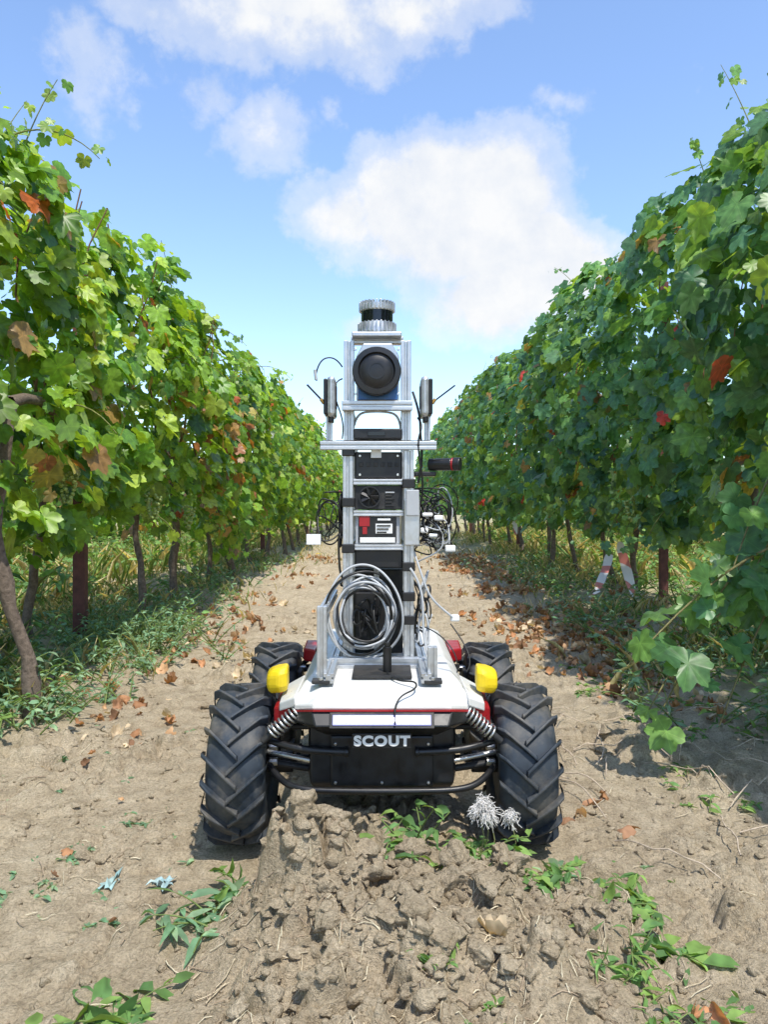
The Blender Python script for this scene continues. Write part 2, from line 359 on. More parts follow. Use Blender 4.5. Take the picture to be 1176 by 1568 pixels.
for (a,b_,k) in [((1.40,2.3,.78),(.66,1.95,.16),20),((1.35,2.1,.62),(.60,1.90,.30),18),((1.4,2.5,.9),(.92,2.05,.50),16),((1.3,2.2,.6),(.85,1.95,.14),16),((1.4,2.0,1.0),(1.0,2.1,.50),12),((1.2,2.2,.5),(.72,1.98,.18),14)]:
    a=np.array(a);b_=np.array(b_);P=[a+(b_-a)*q+np.array([0,0,.12*math.sin(q*3.1)]) for q in np.linspace(0,1,12)]
    tube(wd,P,np.linspace(.005,.002,12),(.2,.18,.08),5)
    q=rng.uniform(.15,1,k);ps=a+(b_-a)*q[:,None]+np.stack([0*q,0*q,.12*np.sin(q*3.1)],1)+rng.normal(0,.045,(k,3))
    off=rng.normal(0,1,(k,3))
    scatter(bg,LEAF_HI,ps,np.stack([rng.normal(-.2,.5,k),rng.normal(-.6,.4,k),rng.uniform(.2,1,k)],1),off+np.array([-.3,0,-.8]),rng.uniform(.06,.145,k),pal(k,[(.08,.20,.08),(.10,.23,.08),(.15,.29,.07)],[1,1,.6]),rng.uniform(.5,2.2,k),rng.uniform(.8,1.05,k))
bg.make('leaves',M_leaf,par);wd.make('canes',M_bark,par)
# ------------------------------------------------------------ grapes
bag=Bag();JV,JT=I1
for (gx,gy,gz_) in [(-1.11,2.7,.84),(-1.16,3.1,.85),(-1.08,3.6,.76),(-1.12,4.4,.7),(1.35,3.0,.8),(1.32,4.1,.75)]:
    for _ in range(55):
        q=random.random();r=.04*(1-q*.75);an=random.uniform(0,6.28)
        bag.add(JV*.0085+np.array([gx+r*math.cos(an),gy+r*math.sin(an),gz_-.13*q]),JT,np.tile(np.array([.2,.26,.06]),(len(JV),1)))
bag.make('grape_bunches',simple('grape_mat',(.30,.38,.10),.35))
# ------------------------------------------------------------ grass / weeds / litter
def gz(x,y):return H(np.asarray(x,float),np.asarray(y,float))
def grass(name,n,xf,yf,hmin,hmax,cols,w,thr=-.15):
    x=xf(n);y=yf(n);k=fbm(x*2.2,y*2.2,2,130)>thr;x=x[k];y=y[k];n=len(x)
    bag=Bag();ns=rng.normal(0,1,(n,3));ns[:,2]=.15
    tip=rng.normal(0,.5,(n,3));tip[:,2]=1
    scatter(bag,BLADE,np.stack([x,y,gz(x,y)-.005],1),ns,tip,rng.uniform(hmin,hmax,n),pal(n,cols,w),rng.uniform(.3,2.5,n),rng.uniform(.08,.22,n))
    return bag.make(name,M_weed)
sg=lambda n:np.where(rng.random(n)<.5,-1,1)
GC=[(.24,.33,.10),(.17,.27,.09),(.56,.49,.29),(.42,.38,.20)]
grass('grass',17000,lambda n:sg(n)*rng.normal(1.70,.30,n),lambda n:2.2+14*rng.random(n)**1.6,.03,.17,GC,[.2,.15,.40,.25],-.05)
grass('grass',24000,lambda n:sg(n)*rng.uniform(1.95,6.5,n),lambda n:rng.uniform(3,20,n),.10,.38,GC,[.28,.20,.32,.20])
grass('grass',4000,lambda n:rng.normal(0,.6,n),lambda n:rng.uniform(9,28,n),.04,.10,GC,[.2,.2,.4,.2])
def weed(bag,cx,cy,rad,n,h,ls,cols,wide=1.0,flat=.4):
    z0=float(gz([cx],[cy])[0])
    for _ in range(n):
        an=random.uniform(0,6.28);r=rad*math.sqrt(random.random())*.5
        p=np.array([cx+r*math.cos(an),cy+r*math.sin(an),z0-.01])
        an2=random.uniform(0,6.28);d=np.array([math.cos(an2)*flat*2,math.sin(an2)*flat*2,1]);d/=np.linalg.norm(d)
        L_=h*random.uniform(.5,1.1);P=[]
        for j in range(7):
            P.append(p.copy());p=p+d*L_/6;d=d+np.array([0,0,-.10]);d/=np.linalg.norm(d)
        P=np.array(P);tube(bag,P,np.linspace(.0022,.001,7)*(h/.12)**.5,(.2,.27,.09),4)
        k=10;idx=rng.integers(1,7,k);o=rng.normal(0,1,(k,3));o[:,2]=np.abs(o[:,2])*.5
        scatter(bag,BLADE,P[idx],np.cross(o,rng.normal(0,.5,(k,3))+np.array([0,0,.1]))*.6+np.array([0,-.1,1.]),o,ls*rng.uniform(.35,1.2,k),pal(k,cols,[1]*len(cols)),rng.uniform(.3,2.5,k),rng.uniform(.9,1.6,k)*wide)
WG=[(.14,.27,.08),(.115,.23,.08),(.21,.34,.09)];WB=[(.18,.31,.18),(.14,.27,.15),(.24,.36,.21)]
for (x,y,r,n,h,ls,c,wd_,fl) in [(.0,1.36,.05,7,.13,.036,WG,1,.5),(.06,1.42,.04,5,.17,.030,WG,1,.25),(.17,1.36,.08,12,.11,.030,WG,1,.6),(.24,1.33,.06,9,.09,.03,WG,1,.6),
    (.40,1.29,.07,9,.09,.036,WG,1,.9),(.44,1.22,.04,4,.07,.065,WG,1,1.0),(.36,1.40,.08,9,.08,.03,WB,1,.8),(.45,1.38,.08,8,.07,.03,WG,1,.8),(.34,1.10,.06,8,.08,.03,WG,.6,.4),(.33,.98,.09,10,.07,.028,WG,.7,.7),(.38,1.05,.07,7,.06,.03,WG,.8,.7),
    (-.27,1.27,.05,6,.11,.05,WB,.6,1.0),(-.25,1.38,.05,5,.07,.04,WG,1,.6),(-.39,1.07,.05,7,.08,.06,WG,1.1,1.0),(-.01,1.0,.08,6,.03,.02,WB,1,.7),(.07,1.05,.05,4,.03,.02,WG,1,.7),(.47,1.06,.04,4,.04,.04,WG,1,.7),(.13,.97,.05,4,.03,.02,WG,1,.7),(-.5,1.35,.1,7,.03,.02,WB,1,.7),(-.62,1.55,.08,8,.03,.018,WB,1,.7),(-.66,1.42,.12,10,.03,.018,WB,1,.7),(.52,1.5,.1,8,.05,.025,WB,1,.8)]:
    b=Bag();weed(b,x,y,r,n,h,ls,c,wd_,fl);b.make('weed_plant',M_weed)
b=Bag()
for _ in range(200):
    s=random.choice([-1,1]);y=2.3+random.random()**1.5*7
    weed(b,s*random.gauss(1.45,.24),y,.25,5,.24,.040,WB if random.random()<.6 else WG,1,.5)
for _ in range(70):weed(b,random.gauss(-1.2,.16),random.uniform(2.4,4.2),.18,5,random.uniform(.12,.34),.034,WB,.8,.4)
for _ in range(34):weed(b,random.uniform(.75,1.3),random.uniform(1.7,3.4),.2,4,.08,.03,WG,.8,.8)
for _ in range(30):weed(b,random.uniform(-1.1,-.4),random.uniform(1.2,2.6),.15,3,.03,.02,WB,.8,.8)
for _ in range(200):
    s=random.choice([-1,1]);weed(b,s*random.uniform(1.9,4),random.uniform(3,14),.35,6,random.uniform(.3,.6),.09,WG,1,.4)
b.make('weeds',M_weed)
bag=Bag();n=3400
x=np.where(rng.random(n)<.80,rng.normal(1.02,.22,n),rng.normal(-.85,.20,n));y=1.5+9*rng.random(n)**.85
k=(fbm(x*3,y*2,2,150)>.02)&~((np.abs(x)<.6)&(y<2.8));k&=(y>2.3)|(rng.random(n)<.35);x=x[k];y=y[k];
fx=np.array([-.46,.16,.45,.41,.47,.40,.43,.50,.52,-.62]);fy=np.array([1.3,1.10,1.04,1.02,1.75,1.68,1.7,1.62,1.8,1.45])
x=np.r_[x,fx];y=np.r_[y,fy];n=len(x)
nn=rng.normal(0,.7,(n,3));nn[:,2]=np.where(rng.random(n)<.4,-1,1)
cs=pal(n,[(.44,.23,.12),(.52,.33,.19),(.30,.17,.10),(.52,.42,.29)],[.33,.27,.2,.2]);tp_=rng.normal(0,1,(n,3));sz=rng.uniform(.02,.062,n)*np.where(y>2.6,1.25,1);wi=rng.uniform(.35,.95,n);cu=rng.uniform(.5,1.7,n);kd=rng.integers(0,6,n);P0=np.stack([x,y,gz(x,y)+.010],1)
for j in range(6):
    q=kd==j;scatter(bag,DRY[j],P0[q],nn[q],tp_[q],sz[q],cs[q],cu[q],wi[q])
bag.make('fallen_leaves',M_dry)
bag=Bag()
for _ in range(1000):
    if random.random()<.4:x=random.uniform(-.3,.45);y=random.uniform(.85,1.4)
    else:x=random.uniform(-1.2,1.2);y=random.uniform(1.0,4)
    if abs(x)<.42 and 1.42<y<2.4:continue
    L_=random.uniform(.015,.06);an=random.uniform(0,3.14);cv=random.uniform(-1.0,1.0);P=[];px,py=x,y
    for j in range(5):
        P.append((px,py));px+=L_/4*math.cos(an);py+=L_/4*math.sin(an);an+=cv/5
    P=np.array(P);z=gz(P[:,0],P[:,1])+.004;tube(bag,np.c_[P,z],random.uniform(.0005,.0012),random.choice([(.6,.53,.38),(.5,.42,.29),(.35,.27,.19)]),4)
for _ in range(44):
    x=random.uniform(.45,1.2);y=random.uniform(1.4,2.6);L_=random.uniform(.1,.3);an=random.uniform(0,3.14);P=[];px,py=x,y
    for j in range(8):
        P.append((px,py,float(gz([px],[py])[0])+.012+.02*math.sin(j*.45)));px+=L_/7*math.cos(an);py+=L_/7*math.sin(an);an+=random.uniform(-.25,.25)
    tube(bag,P,.0016,(.5,.41,.31),5)
bag.make('dry_twigs',M_bark)
for (x,y,c) in [(-.53,1.42,(.28,.45,.45)),(-.43,1.40,(.33,.48,.50))]:
    V=[];Fc=[]
    for a in range(7):
        for b_ in range(5):
            px=x+a*.007+random.uniform(-.005,.005);py=y+b_*.010+random.uniform(-.005,.005);V.append((px,py,float(gz([px],[py])[0])+.003+random.uniform(0,.016)))
    for a in range(6):
        for b_ in range(4):
            if random.random()<.72:Fc.append((a*5+b_,(a+1)*5+b_,(a+1)*5+b_+1,a*5+b_+1))
    pymesh('plastic_scrap',V,Fc,simple('plastic_scrap_mat',c,.6,0,.3,60,0,.5))
b=Bag()
for (cx,cy,cz,n_,rr_) in [(.180,1.40,.160,170,.018),(.190,1.39,.148,150,.016),(.172,1.40,.150,90,.014),(.230,1.40,.140,120,.013)]:
    for _ in range(n_):
        d=rng.normal(0,1,3);d/=np.linalg.norm(d);p=np.array([cx,cy,cz])+rng.normal(0,.005,3);L_=rr_*random.uniform(.4,1.4);P=[p+d*L_*j/3+np.array([.003*math.sin(j*2+_),.003*math.cos(j+_),-.001*j*j]) for j in range(4)]
        tube(b,P,.0005,(.85,.82,.78),3)
    tube(b,[(cx,cy,cz),(cx+.01,cy,cz-.05),(cx,cy+.01,.03)],.0010,(.35,.35,.15),4)
b.make('seed_fluff',tintmat('fluff_mat',.9))
# ------------------------------------------------------------ posts & tape
M_rust=simple('rusty_steel',(.15,.06,.05),.7,.3,.4,25,.5)
def vpost(name,x,y,h,w=.045):
    z=float(gz([x],[y])[0])-.1;t=.006
    pr=[(-w/2,0),(w/2,0),(w/2,w*.7),(w/2-t,w*.7),(w/2-t,t),(-w/2+t,t),(-w/2+t,w*.7),(-w/2,w*.7)]
    V=[(x+a,y+b_,z) for a,b_ in pr]+[(x+a,y+b_,h) for a,b_ in pr];k=8
    Fc=[(i,(i+1)%k,(i+1)%k+k,i+k) for i in range(k)]+[tuple(range(k,2*k))]
    return pymesh(name,V,Fc,M_rust)
vpost('vineyard_post',-1.46,3.68,1.95,.058)
for y in(9.5,15,20.5):vpost('vineyard_post',-1.5,y,1.95,.05)
for y in(4.8,10,15.5,21):vpost('vineyard_post',1.75,y,2.1,.05)
m,nt,bb=newmat('red_white_tape');tc=N(nt,'ShaderNodeTexCoord').outputs['Object'];w=N(nt,'ShaderNodeTexWave');w.inputs['Scale'].default_value=3.2;w.inputs['Distortion'].default_value=2.5;w.bands_direction='DIAGONAL';nt.links.new(tc,w.inputs['Vector']);r=ramp(nt,w.outputs[0],[(.66,(.8,.76,.74)),(.72,(.65,.22,.18))]);nt.links.new(r.outputs[0],bb.inputs['Base Color'])
for k_,(pts) in enumerate([[(1.58,5.4,.37),(1.56,5.37,.28),(1.51,5.33,.20),(1.47,5.3,.11)],[(1.65,5.4,.45),(1.67,5.36,.33),(1.70,5.35,.20),(1.735,5.3,.04)],[(1.56,9,.60),(1.52,9,.48),(1.55,9,.35)],[(1.47,5.3,.11),(1.44,5.25,.085),(1.40,5.25,.08)]]):
    V=[];Fc=[]
    for i_,p in enumerate(pts):
        tw=i_*1.1+k_;V+=[(p[0]-.03*abs(math.cos(tw))-.008,p[1]+.03*math.sin(tw),p[2]),(p[0]+.03*abs(math.cos(tw))+.008,p[1]-.03*math.sin(tw),p[2]+.015)]
    for i_ in range(len(pts)-1):Fc.append((2*i_,2*i_+1,2*i_+3,2*i_+2))
    o=pymesh('barrier_tape',V,Fc,m,smooth=True);sb=o.modifiers.new('s','SUBSURF');sb.levels=2;sb.render_levels=2
b=Bag();n=7000
x=rng.uniform(-60,60,n);y=rng.uniform(62,66,n);z=rng.random(n)*(2.2+1.2*fbm(x*.15,x*0,3,5))
scatter(b,LEAF_LO,np.stack([x,y,z],1),np.stack([rng.normal(0,.5,n),-np.ones(n),rng.uniform(0,1,n)],1),rng.normal(0,1,(n,3)),rng.uniform(.7,1.6,n),pal(n,[(.12,.21,.08),(.09,.16,.07)],[1,1]))
b.make('distant_hedge',M_weed)

# ------------------------------------------------------------ ROBOT
R=empty('wheeled_robot')
M_alu=simple('brushed_aluminium',(.55,.565,.575),.38,.75,.12,60)
M_white=simple('white_cover_paint',(.70,.70,.68),.35,0,.06,20,0,.35)
M_black=simple('black_plastic',(.012,.012,.013),.38,0,.3,40)
M_blk2=simple('matte_black_metal',(.02,.021,.023),.55,.2,.3,40,0,.12)
M_tyre=simple('tyre_rubber',(.024,.034,.047),.62,0,.35,35,.4,.30)
M_red=simple('red_paint',(.32,.010,.014),.35,0,.1,20)
M_yel=simple('yellow_plastic',(.76,.56,.01),.5,0,.15,20)
M_cabw=simple('light_grey_cable',(.45,.47,.49),.5,0,.1,20)
M_cabb=simple('black_cable',(.012,.012,.012),.45,0,.2,20)
M_steel=simple('steel_spring',(.6,.6,.58),.3,.9,.1,30)
M_label=simple('white_label',(.82,.82,.81),.5,0,.03,20)
M_blue=simple('blue_panel',(.03,.13,.35),.4,0,.1,20)
M_glass=simple('dark_lens_glass',(.006,.007,.009),.07,0,.1,5)
M_or=simple('brass_detail',(.5,.3,.08),.4,.5,.1,20)
def W(px,py,d):return Vector(((px-588)/F*d,d,CAMH-(py-775)/F*d))
def box(name,c,s,mat,bev=.002,rot=None):
    c=Vector(c);sx,sy,sz=[v/2 for v in s]
    V=[Vector((a*sx,b_*sy,e*sz)) for a in(-1,1) for b_ in(-1,1) for e in(-1,1)]
    if rot is not None:V=[rot@v for v in V]
    V=[v+c for v in V]
    Fc=[(0,1,3,2),(4,6,7,5),(0,4,5,1),(2,3,7,6),(0,2,6,4),(1,5,7,3)]
    return pymesh(name,V,Fc,mat,R,bevel=bev)
def pbox(name,x0,y0,x1,y1,d,dep,mat,bev=.002):
    a=W(x0,y0,d);b_=W(x1,y1,d);c=(a+b_)/2;return box(name,(c.x,d+dep/2,c.z),(abs(b_.x-a.x),dep,abs(a.z-b_.z)),mat,bev)
def prof(name,a,b_,s=.02,mat=None):
    a=Vector(a);b_=Vector(b_);d=(b_-a).normalized();u=Vector((0,1,0)) if abs(d.y)<.8 else Vector((1,0,0))
    u=(u-d*u.dot(d)).normalized();v=d.cross(u);h=s/2;g=s*.13;e=h-s*.2
    q=[(-h,-h),(-g,-h),(-g,-e),(g,-e),(g,-h),(h,-h),(h,-g),(e,-g),(e,g),(h,g),(h,h),(g,h),(g,e),(-g,e),(-g,h),(-h,h),(-h,g),(-e,g),(-e,-g),(-h,-g)]
    V=[a+u*i_+v*j for i_,j in q]+[b_+u*i_+v*j for i_,j in q];k=20
    Fc=[(i,(i+1)%k,(i+1)%k+k,i+k) for i in range(k)]+[tuple(range(k))[::-1],tuple(range(k,2*k))]
    return pymesh(name,V,Fc,mat or M_alu,R,bevel=.0008)
def cable(name,pts,r,mat,cyc=False):
    cu=bpy.data.curves.new(name,'CURVE');cu.dimensions='3D';cu.bevel_depth=r;cu.bevel_resolution=2
    sp=cu.splines.new('NURBS');sp.points.add(len(pts)-1)
    for i_,p in enumerate(pts):sp.points[i_].co=(p[0],p[1],p[2],1)
    sp.order_u=min(4,len(pts));sp.use_endpoint_u=not cyc;sp.use_cyclic_u=cyc;sp.resolution_u=8;cu.use_fill_caps=True
    cu.materials.append(mat);o=bpy.data.objects.new(name,cu);COL.objects.link(o);o.parent=R;return o
def rod(name,a,b_,r,mat,k=20,r2=None):
    a=Vector(a);b_=Vector(b_);d=(b_-a).normalized();u=d.orthogonal().normalized();v=d.cross(u);r2=r if r2 is None else r2
    V=[a+(u*math.cos(i*2*math.pi/k)+v*math.sin(i*2*math.pi/k))*r for i in range(k)]+[b_+(u*math.cos(i*2*math.pi/k)+v*math.sin(i*2*math.pi/k))*r2 for i in range(k)]
    Fc=[(i,(i+1)%k,(i+1)%k+k,i+k) for i in range(k)]+[tuple(range(k))[::-1],tuple(range(k,2*k))]
    return pymesh(name,V,Fc,mat,R,bevel=min(.0015,r*.2))
def _sm(o):
    e=o.modifiers.new('es','EDGE_SPLIT');e.split_angle=math.radians(38);return o
def lathe(name,c,axis_,prof_,mat,k=48):
    c=Vector(c);d=Vector(axis_).normalized();u=d.orthogonal().normalized();v=d.cross(u);V=[];Fc=[]
    for (h,r) in prof_:
        for i in range(k):
            t=i*2*math.pi/k;V.append(c+d*h+(u*math.cos(t)+v*math.sin(t))*r)
    for j in range(len(prof_)-1):
        for i in range(k):Fc.append((j*k+i,j*k+(i+1)%k,(j+1)*k+(i+1)%k,(j+1)*k+i))
    Fc.append(tuple(range(k))[::-1]);Fc.append(tuple(range((len(prof_)-1)*k,len(prof_)*k)))
    return _sm(pymesh(name,V,Fc,mat,R,smooth=True))
RX=-.004
def wheel(name,x,y,side):
    w=.118;z=.160
    pr=[(-w/2+.012,.075),(-w/2+.004,.085),(-w/2,.115),(-w/2+.004,.135),(-w/2+.014,.146),(-w*.2,.1505),(0,.152),(w*.2,.1505),(w/2-.014,.146),(w/2-.004,.135),(w/2,.115),(w/2-.004,.085),(w/2-.012,.075)]
    lathe(name+'_tyre',(x,y,z),(1,0,0),pr,M_tyre,64)
    V=[];Fc=[];nl=18
    for i in range(nl):
        for sgn in(-1,1):
            t0=2*math.pi*(i+(.5 if sgn>0 else 0))/nl;base=len(V);ns=8
            for j in range(ns):
                s=j/(ns-1);lx=sgn*(-.010+(w/2+.014)*min(1,s*1.12));
                rr_t=.1625 if s<.8 else .1625-.030*((s-.8)/.2)
                rr_b=.146 if s<.8 else .146-.035*((s-.8)/.2)
                if s>.85:lx=sgn*(w/2+.003)
                th=t0-.46*s;hw=.030+.008*(1-s)
                for dth,rr in((-hw,rr_b),(-hw*.72,rr_t),(hw*.72,rr_t),(hw,rr_b)):
                    a=th+dth
                    V.append((x+lx,y-math.cos(a)*rr,z+math.sin(-a)*rr))
            for j in range(ns-1):
                o=base+j*4
                for q in range(3):Fc.append((o+q,o+q+1,o+4+q+1,o+4+q))
            Fc.append((base,base+1,base+2,base+3));o=base+(ns-1)*4;Fc.append((o+3,o+2,o+1,o))
    pymesh(name+'_lugs',V,Fc,M_tyre,R,bevel=.002)
    lathe(name+'_rim',(x,y,z),(1,0,0),[(-w/2+.02,.076),(-w/2+.016,.07),(-w/2+.03,.06),(-w/2+.034,.025),(-w/2+.02,.02),(w/2-.02,.02),(w/2-.034,.025),(w/2-.03,.06),(w/2-.016,.07),(w/2-.02,.076)],M_blk2,40)
    rod(name+'_hub',(x-side*.1,y,z),(x+side*.03,y,z),.022,M_blk2)
wx=.289
for nm,x,y,s in(('front_left_wheel',RX-wx,1.63,-1),('front_right_wheel',RX+wx,1.63,1),('rear_left_wheel',RX-wx,2.13,-1),('rear_right_wheel',RX+wx,2.13,1)):wheel(nm,x,y,s)
def loft(name,loops,mat,bev=.004,cap=True):
    V=[];Fc=[];k=len(loops[0])
    for l in loops:V+=l
    for j in range(len(loops)-1):
        for i in range(k):Fc.append((j*k+i,j*k+(i+1)%k,(j+1)*k+(i+1)%k,(j+1)*k+i))
    if cap:Fc.append(tuple(range(k))[::-1]);Fc.append(tuple(range((len(loops)-1)*k,len(loops)*k)))
    return pymesh(name,V,Fc,mat,R,bevel=bev)
def outl(yf,yb,hf,hm,z,cut=.05,dz=0):
    return [(RX-hf,yf,z),(RX+hf,yf,z),(RX+hm,yf+cut,z-dz),(RX+hm,yb-cut,z-dz),(RX+hf,yb,z),(RX-hf,yb,z),(RX-hm,yb-cut,z-dz),(RX-hm,yf+cut,z-dz)]
loft('body_tub',[outl(1.52,2.25,.125,.135,.135),outl(1.50,2.27,.14,.148,.16),outl(1.50,2.27,.14,.148,.285)],M_black)
loft('front_lip',[outl(1.475,2.28,.105,.145,.262),outl(1.435,2.31,.125,.165,.289,.05,.004),outl(1.455,2.31,.135,.172,.316,.045,.010)],M_black,.003)
loft('white_cover',[outl(1.450,2.315,.130,.176,.317,.05,.014),outl(1.452,2.312,.130,.177,.327,.05,.014),outl(1.50,2.27,.118,.160,.346,.05,.006),outl(1.55,2.22,.112,.145,.353,.05,.0)],M_white,.003)
loft('red_trim',[outl(1.4475,2.30,.1295,.1755,.3135,.05,.014),outl(1.4475,2.30,.1295,.1755,.3172,.05,.014)],M_red,.0005)
for s in(-1,1):
    loft('corner_pod_red',[[(RX+s*(.180+a),1.505+b_,z-k*a) for a,b_ in((0,0),(.036,.03),(.042,.16),(0,.16))] for z,k in((.268,.2),(.314,.4))],M_red,.004)
    loft('corner_pod_white',[[(RX+s*(.168+a),1.485+b_,z-a*.55) for a,b_ in((0,0),(.035,.035),(.045,.20),(0,.20))] for z in(.314,.332)],M_white,.003)
    loft('corner_pod_yellow',[[(RX+s*(.196+a*k),1.565+b_*k+(1-k)*.03,z-a*.15) for a,b_ in((-.004,0),(.014,-.008),(.040,.004),(.046,.05),(.030,.07),(0,.06))] for z,k in((.322,.8),(.335,1.0),(.360,.98),(.372,.75))],M_yel,.006)
    loft('rear_pod_red',[[(RX+s*(.180+a),2.06+b_,z) for a,b_ in((0,0),(.035,.03),(.04,.16),(0,.16))] for z in(.28,.315)],M_red,.005)
loft('lamp_housing',[[(RX-.098,1.4310,.287),(RX+.098,1.4310,.287),(RX+.098,1.47,.287),(RX-.098,1.47,.287)],[(RX-.098,1.4460,.3125),(RX+.098,1.4460,.3125),(RX+.098,1.47,.3125),(RX-.098,1.47,.3125)]],M_blk2,.001)
m_lens,nt,b=newmat('lamp_lens_glow');b.inputs['Base Color'].default_value=(.3,.3,.6,1);b.inputs['Emission Color'].default_value=(.42,.45,1,1);b.inputs['Emission Strength'].default_value=.7
box('front_lamp_lens',(RX,1.4395,.2995),(.184,.008,.019),m_lens,.001,Matrix.Rotation(math.radians(-30),3,'X'))
m_led,nt,b=newmat('lit_led');b.inputs['Base Color'].default_value=(.8,.8,.9,1);b.inputs['Emission Color'].default_value=(.78,.80,1,1);b.inputs['Emission Strength'].default_value=5.0
for i in range(10):
    c=Vector((RX-.0790+i*.01755,1.4362,.3015));box('front_led',c,(.0118,.007,.0085),m_led,.001,Matrix.Rotation(math.radians(-30),3,'X'))
box('name_plate',(RX,1.452,.258),(.112,.006,.028),M_black,.001)
tx=bpy.data.curves.new('name_text','FONT');tx.body='SCOUT';tx.size=.0255;tx.align_x='CENTER';tx.align_y='CENTER';tx.extrude=.0008;tx.offset=.0013;tx.space_character=1.14
tx.materials.append(M_label);to=bpy.data.objects.new('name_text',tx);COL.objects.link(to);to.parent=R;to.location=(RX,1.4480,.258);to.rotation_euler=(math.radians(90),0,0);to.scale=(1.15,1,1)
box('front_panel',(RX,1.497,.205),(.20,.01,.10),M_black,.004)
for x in(-.10,0,.10):
    for z in(.165,.24):rod('bolt',(RX+x*.9,1.4925,z),(RX+x*.9,1.488,z),.0028,M_steel,8)
def spring(name,a,b_,r=.0125,turns=8,wr=.0024):
    a=Vector(a);b_=Vector(b_);d=(b_-a);u=d.normalized().orthogonal().normalized();v=d.normalized().cross(u);k=turns*12
    cable(name,[a+d*(i/k)+(u*math.cos(i*math.pi/6)+v*math.sin(i*math.pi/6))*r*1.1 for i in range(k+1)],wr,M_steel)
for yy,yo in((1.53,1.0),(2.20,-1.0)):
  for s in(-1,1):
    sx=lambda v:RX+s*v
    a=Vector((sx(.214),yy-.03*yo,.258));b_=Vector((sx(.160),yy-.03*yo,.304))
    spring('coil_spring',a,b_);rod('damper',a-(b_-a)*.35,b_+(b_-a)*.1,.007,M_blk2)
    yb=yy-.045*yo
    cable('upper_arm',[(sx(.065),yb,.226),(sx(.10),yb,.227),(sx(.15),yb,.229),(sx(.19),yb+.01*yo,.236),(sx(.232),yb+.04*yo,.240)],.0075,M_black)
    rod('upper_arm_end',(sx(.064),yb,.226),(sx(.072),yb,.226),.009,M_black)
    rod('upper_link',(sx(.13),yy+.05*yo,.248),(sx(.232),yy+.06*yo,.246),.006,M_blk2)
    rod('lower_link',(sx(.13),yy+.05*yo,.160),(sx(.235),yy+.05*yo,.176),.007,M_blk2)
    rod('lower_link_b',(sx(.13),yy+.12*yo,.160),(sx(.235),yy+.08*yo,.176),.007,M_blk2)
    rod('steel_rod',(sx(.14),yy-.005*yo,.196),(sx(.232),yy+.02*yo,.207),.005,M_steel)
    box('hub_carrier',(sx(.226),yy+.095*yo,.205),(.018,.06,.10),M_blk2,.004)
    for zz in(.176,.207,.246):rod('ball_joint',(sx(.214),yy+.05*yo,zz),(sx(.232),yy+.05*yo,zz),.009,M_steel,12)
  cable('cross_bar',[(RX-.225,yy+.01*yo,.182),(RX-.20,yy-.03*yo,.168),(RX-.17,yy-.055*yo,.158),(RX-.10,yy-.06*yo,.156),(RX+.10,yy-.06*yo,.156),(RX+.17,yy-.055*yo,.158),(RX+.20,yy-.03*yo,.168),(RX+.225,yy+.01*yo,.182)],.0065,M_black)
# ---- sensor mast
D=1.68;D2=1.98;zb=.365
def PX(px,d=D):return (px-588)/F*d
def PZ(py,d=D):return CAMH-(py-775)/F*d
xl,xr=PX(533),PX(626)
for x in(xl,xr):
    prof('mast_post',(x,D,zb),(x,D,PZ(690)),.022)
    prof('mast_post_rear',(x,D2,zb),(x,D2,PZ(650)),.022)
for d in(D,D2):prof('mast_base_bar',(PX(505),d-.025,.364),(PX(652),d-.025,.364),.022)
for px in(512,646):prof('mast_base_rail',(PX(px),1.50,.3645),(PX(px),2.12,.3645),.02)
box('mast_base_plate',(RX,1.60,.358),(.12,.12,.006),M_blk2,.001)
for px in(493,662):
    x=PX(px,1.53);prof('front_stub_post',(x,1.53,.352),(x,1.53,PZ(928 if px<500 else 990,1.53)),.019)
    box('post_foot',(x,1.512,.357),(.036,.026,.008),M_blk2,.002);rod('foot_bolt',(x,1.502,.361),(x,1.502,.366),.005,M_steel,6)
prof('front_stub_rail',(PX(493,1.53),1.54,PZ(940,1.53)),(PX(493,1.53),1.9,PZ(940,1.53)),.018)
for py in(738,786,838):
    prof('cross_rail',(xl+.0115,D,PZ(py)),(xr-.0115,D,PZ(py)),.012)
    for x in(xl,xr):prof('side_rail',(x,D+.0115,PZ(py)),(x,D2-.0115,PZ(py)),.016)
prof('shoulder_bar',(PX(491),D-.012,PZ(683)),(PX(668),D-.012,PZ(683)),.018)
prof('shoulder_bar_back',(PX(491),D+.06,PZ(678)),(PX(668),D+.06,PZ(678)),.020)
for px in(534,622):prof('neck_post',(PX(px),D+.02,PZ(674)),(PX(px),D+.02,PZ(520)),.022)
for px in(503,655):
    prof('shoulder_stub',(PX(px),D+.02,PZ(674)),(PX(px),D+.02,PZ(636)),.013)
prof('neck_bar',(PX(524),D-.005,PZ(622)),(PX(631),D-.005,PZ(622)),.020)
prof('neck_bar_top',(PX(537),D+.03,PZ(517)),(PX(618),D+.03,PZ(517)),.014)
for px in(531,624):prof('head_arm',(PX(px),D+.03,PZ(622)),(PX(px),D2,PZ(622)),.018)
loft('head_housing',[[(PX(a),d,PZ(b_)) for a,b_ in((546,613),(611,613),(611,545),(600,526),(556,526),(546,545))] for d in(D+.05,D-.002)][::-1],M_alu,.002)
pbox('head_blue_panel',548,588,609,612,D-.006,.004,M_blue,.001)
c=W(577,572,D)
lathe('round_sensor',(c.x,D-.004,c.z),(0,-1,0),[(-.0,.050),(.010,.052),(.030,.052),(.034,.050),(.035,.040),(.030,.037),(.031,.035)],M_black,64)
lathe('round_sensor_lens',(c.x,D-.034,c.z),(0,-1,0),[(0,.036),(.003,.030),(.005,.018),(.0055,.004)],M_black,48)
lathe('sensor_ring',(c.x,D-.036,c.z),(0,-1,0),[(0,.018),(.004,.018),(.004,.015),(.0,.015)],M_black,48)
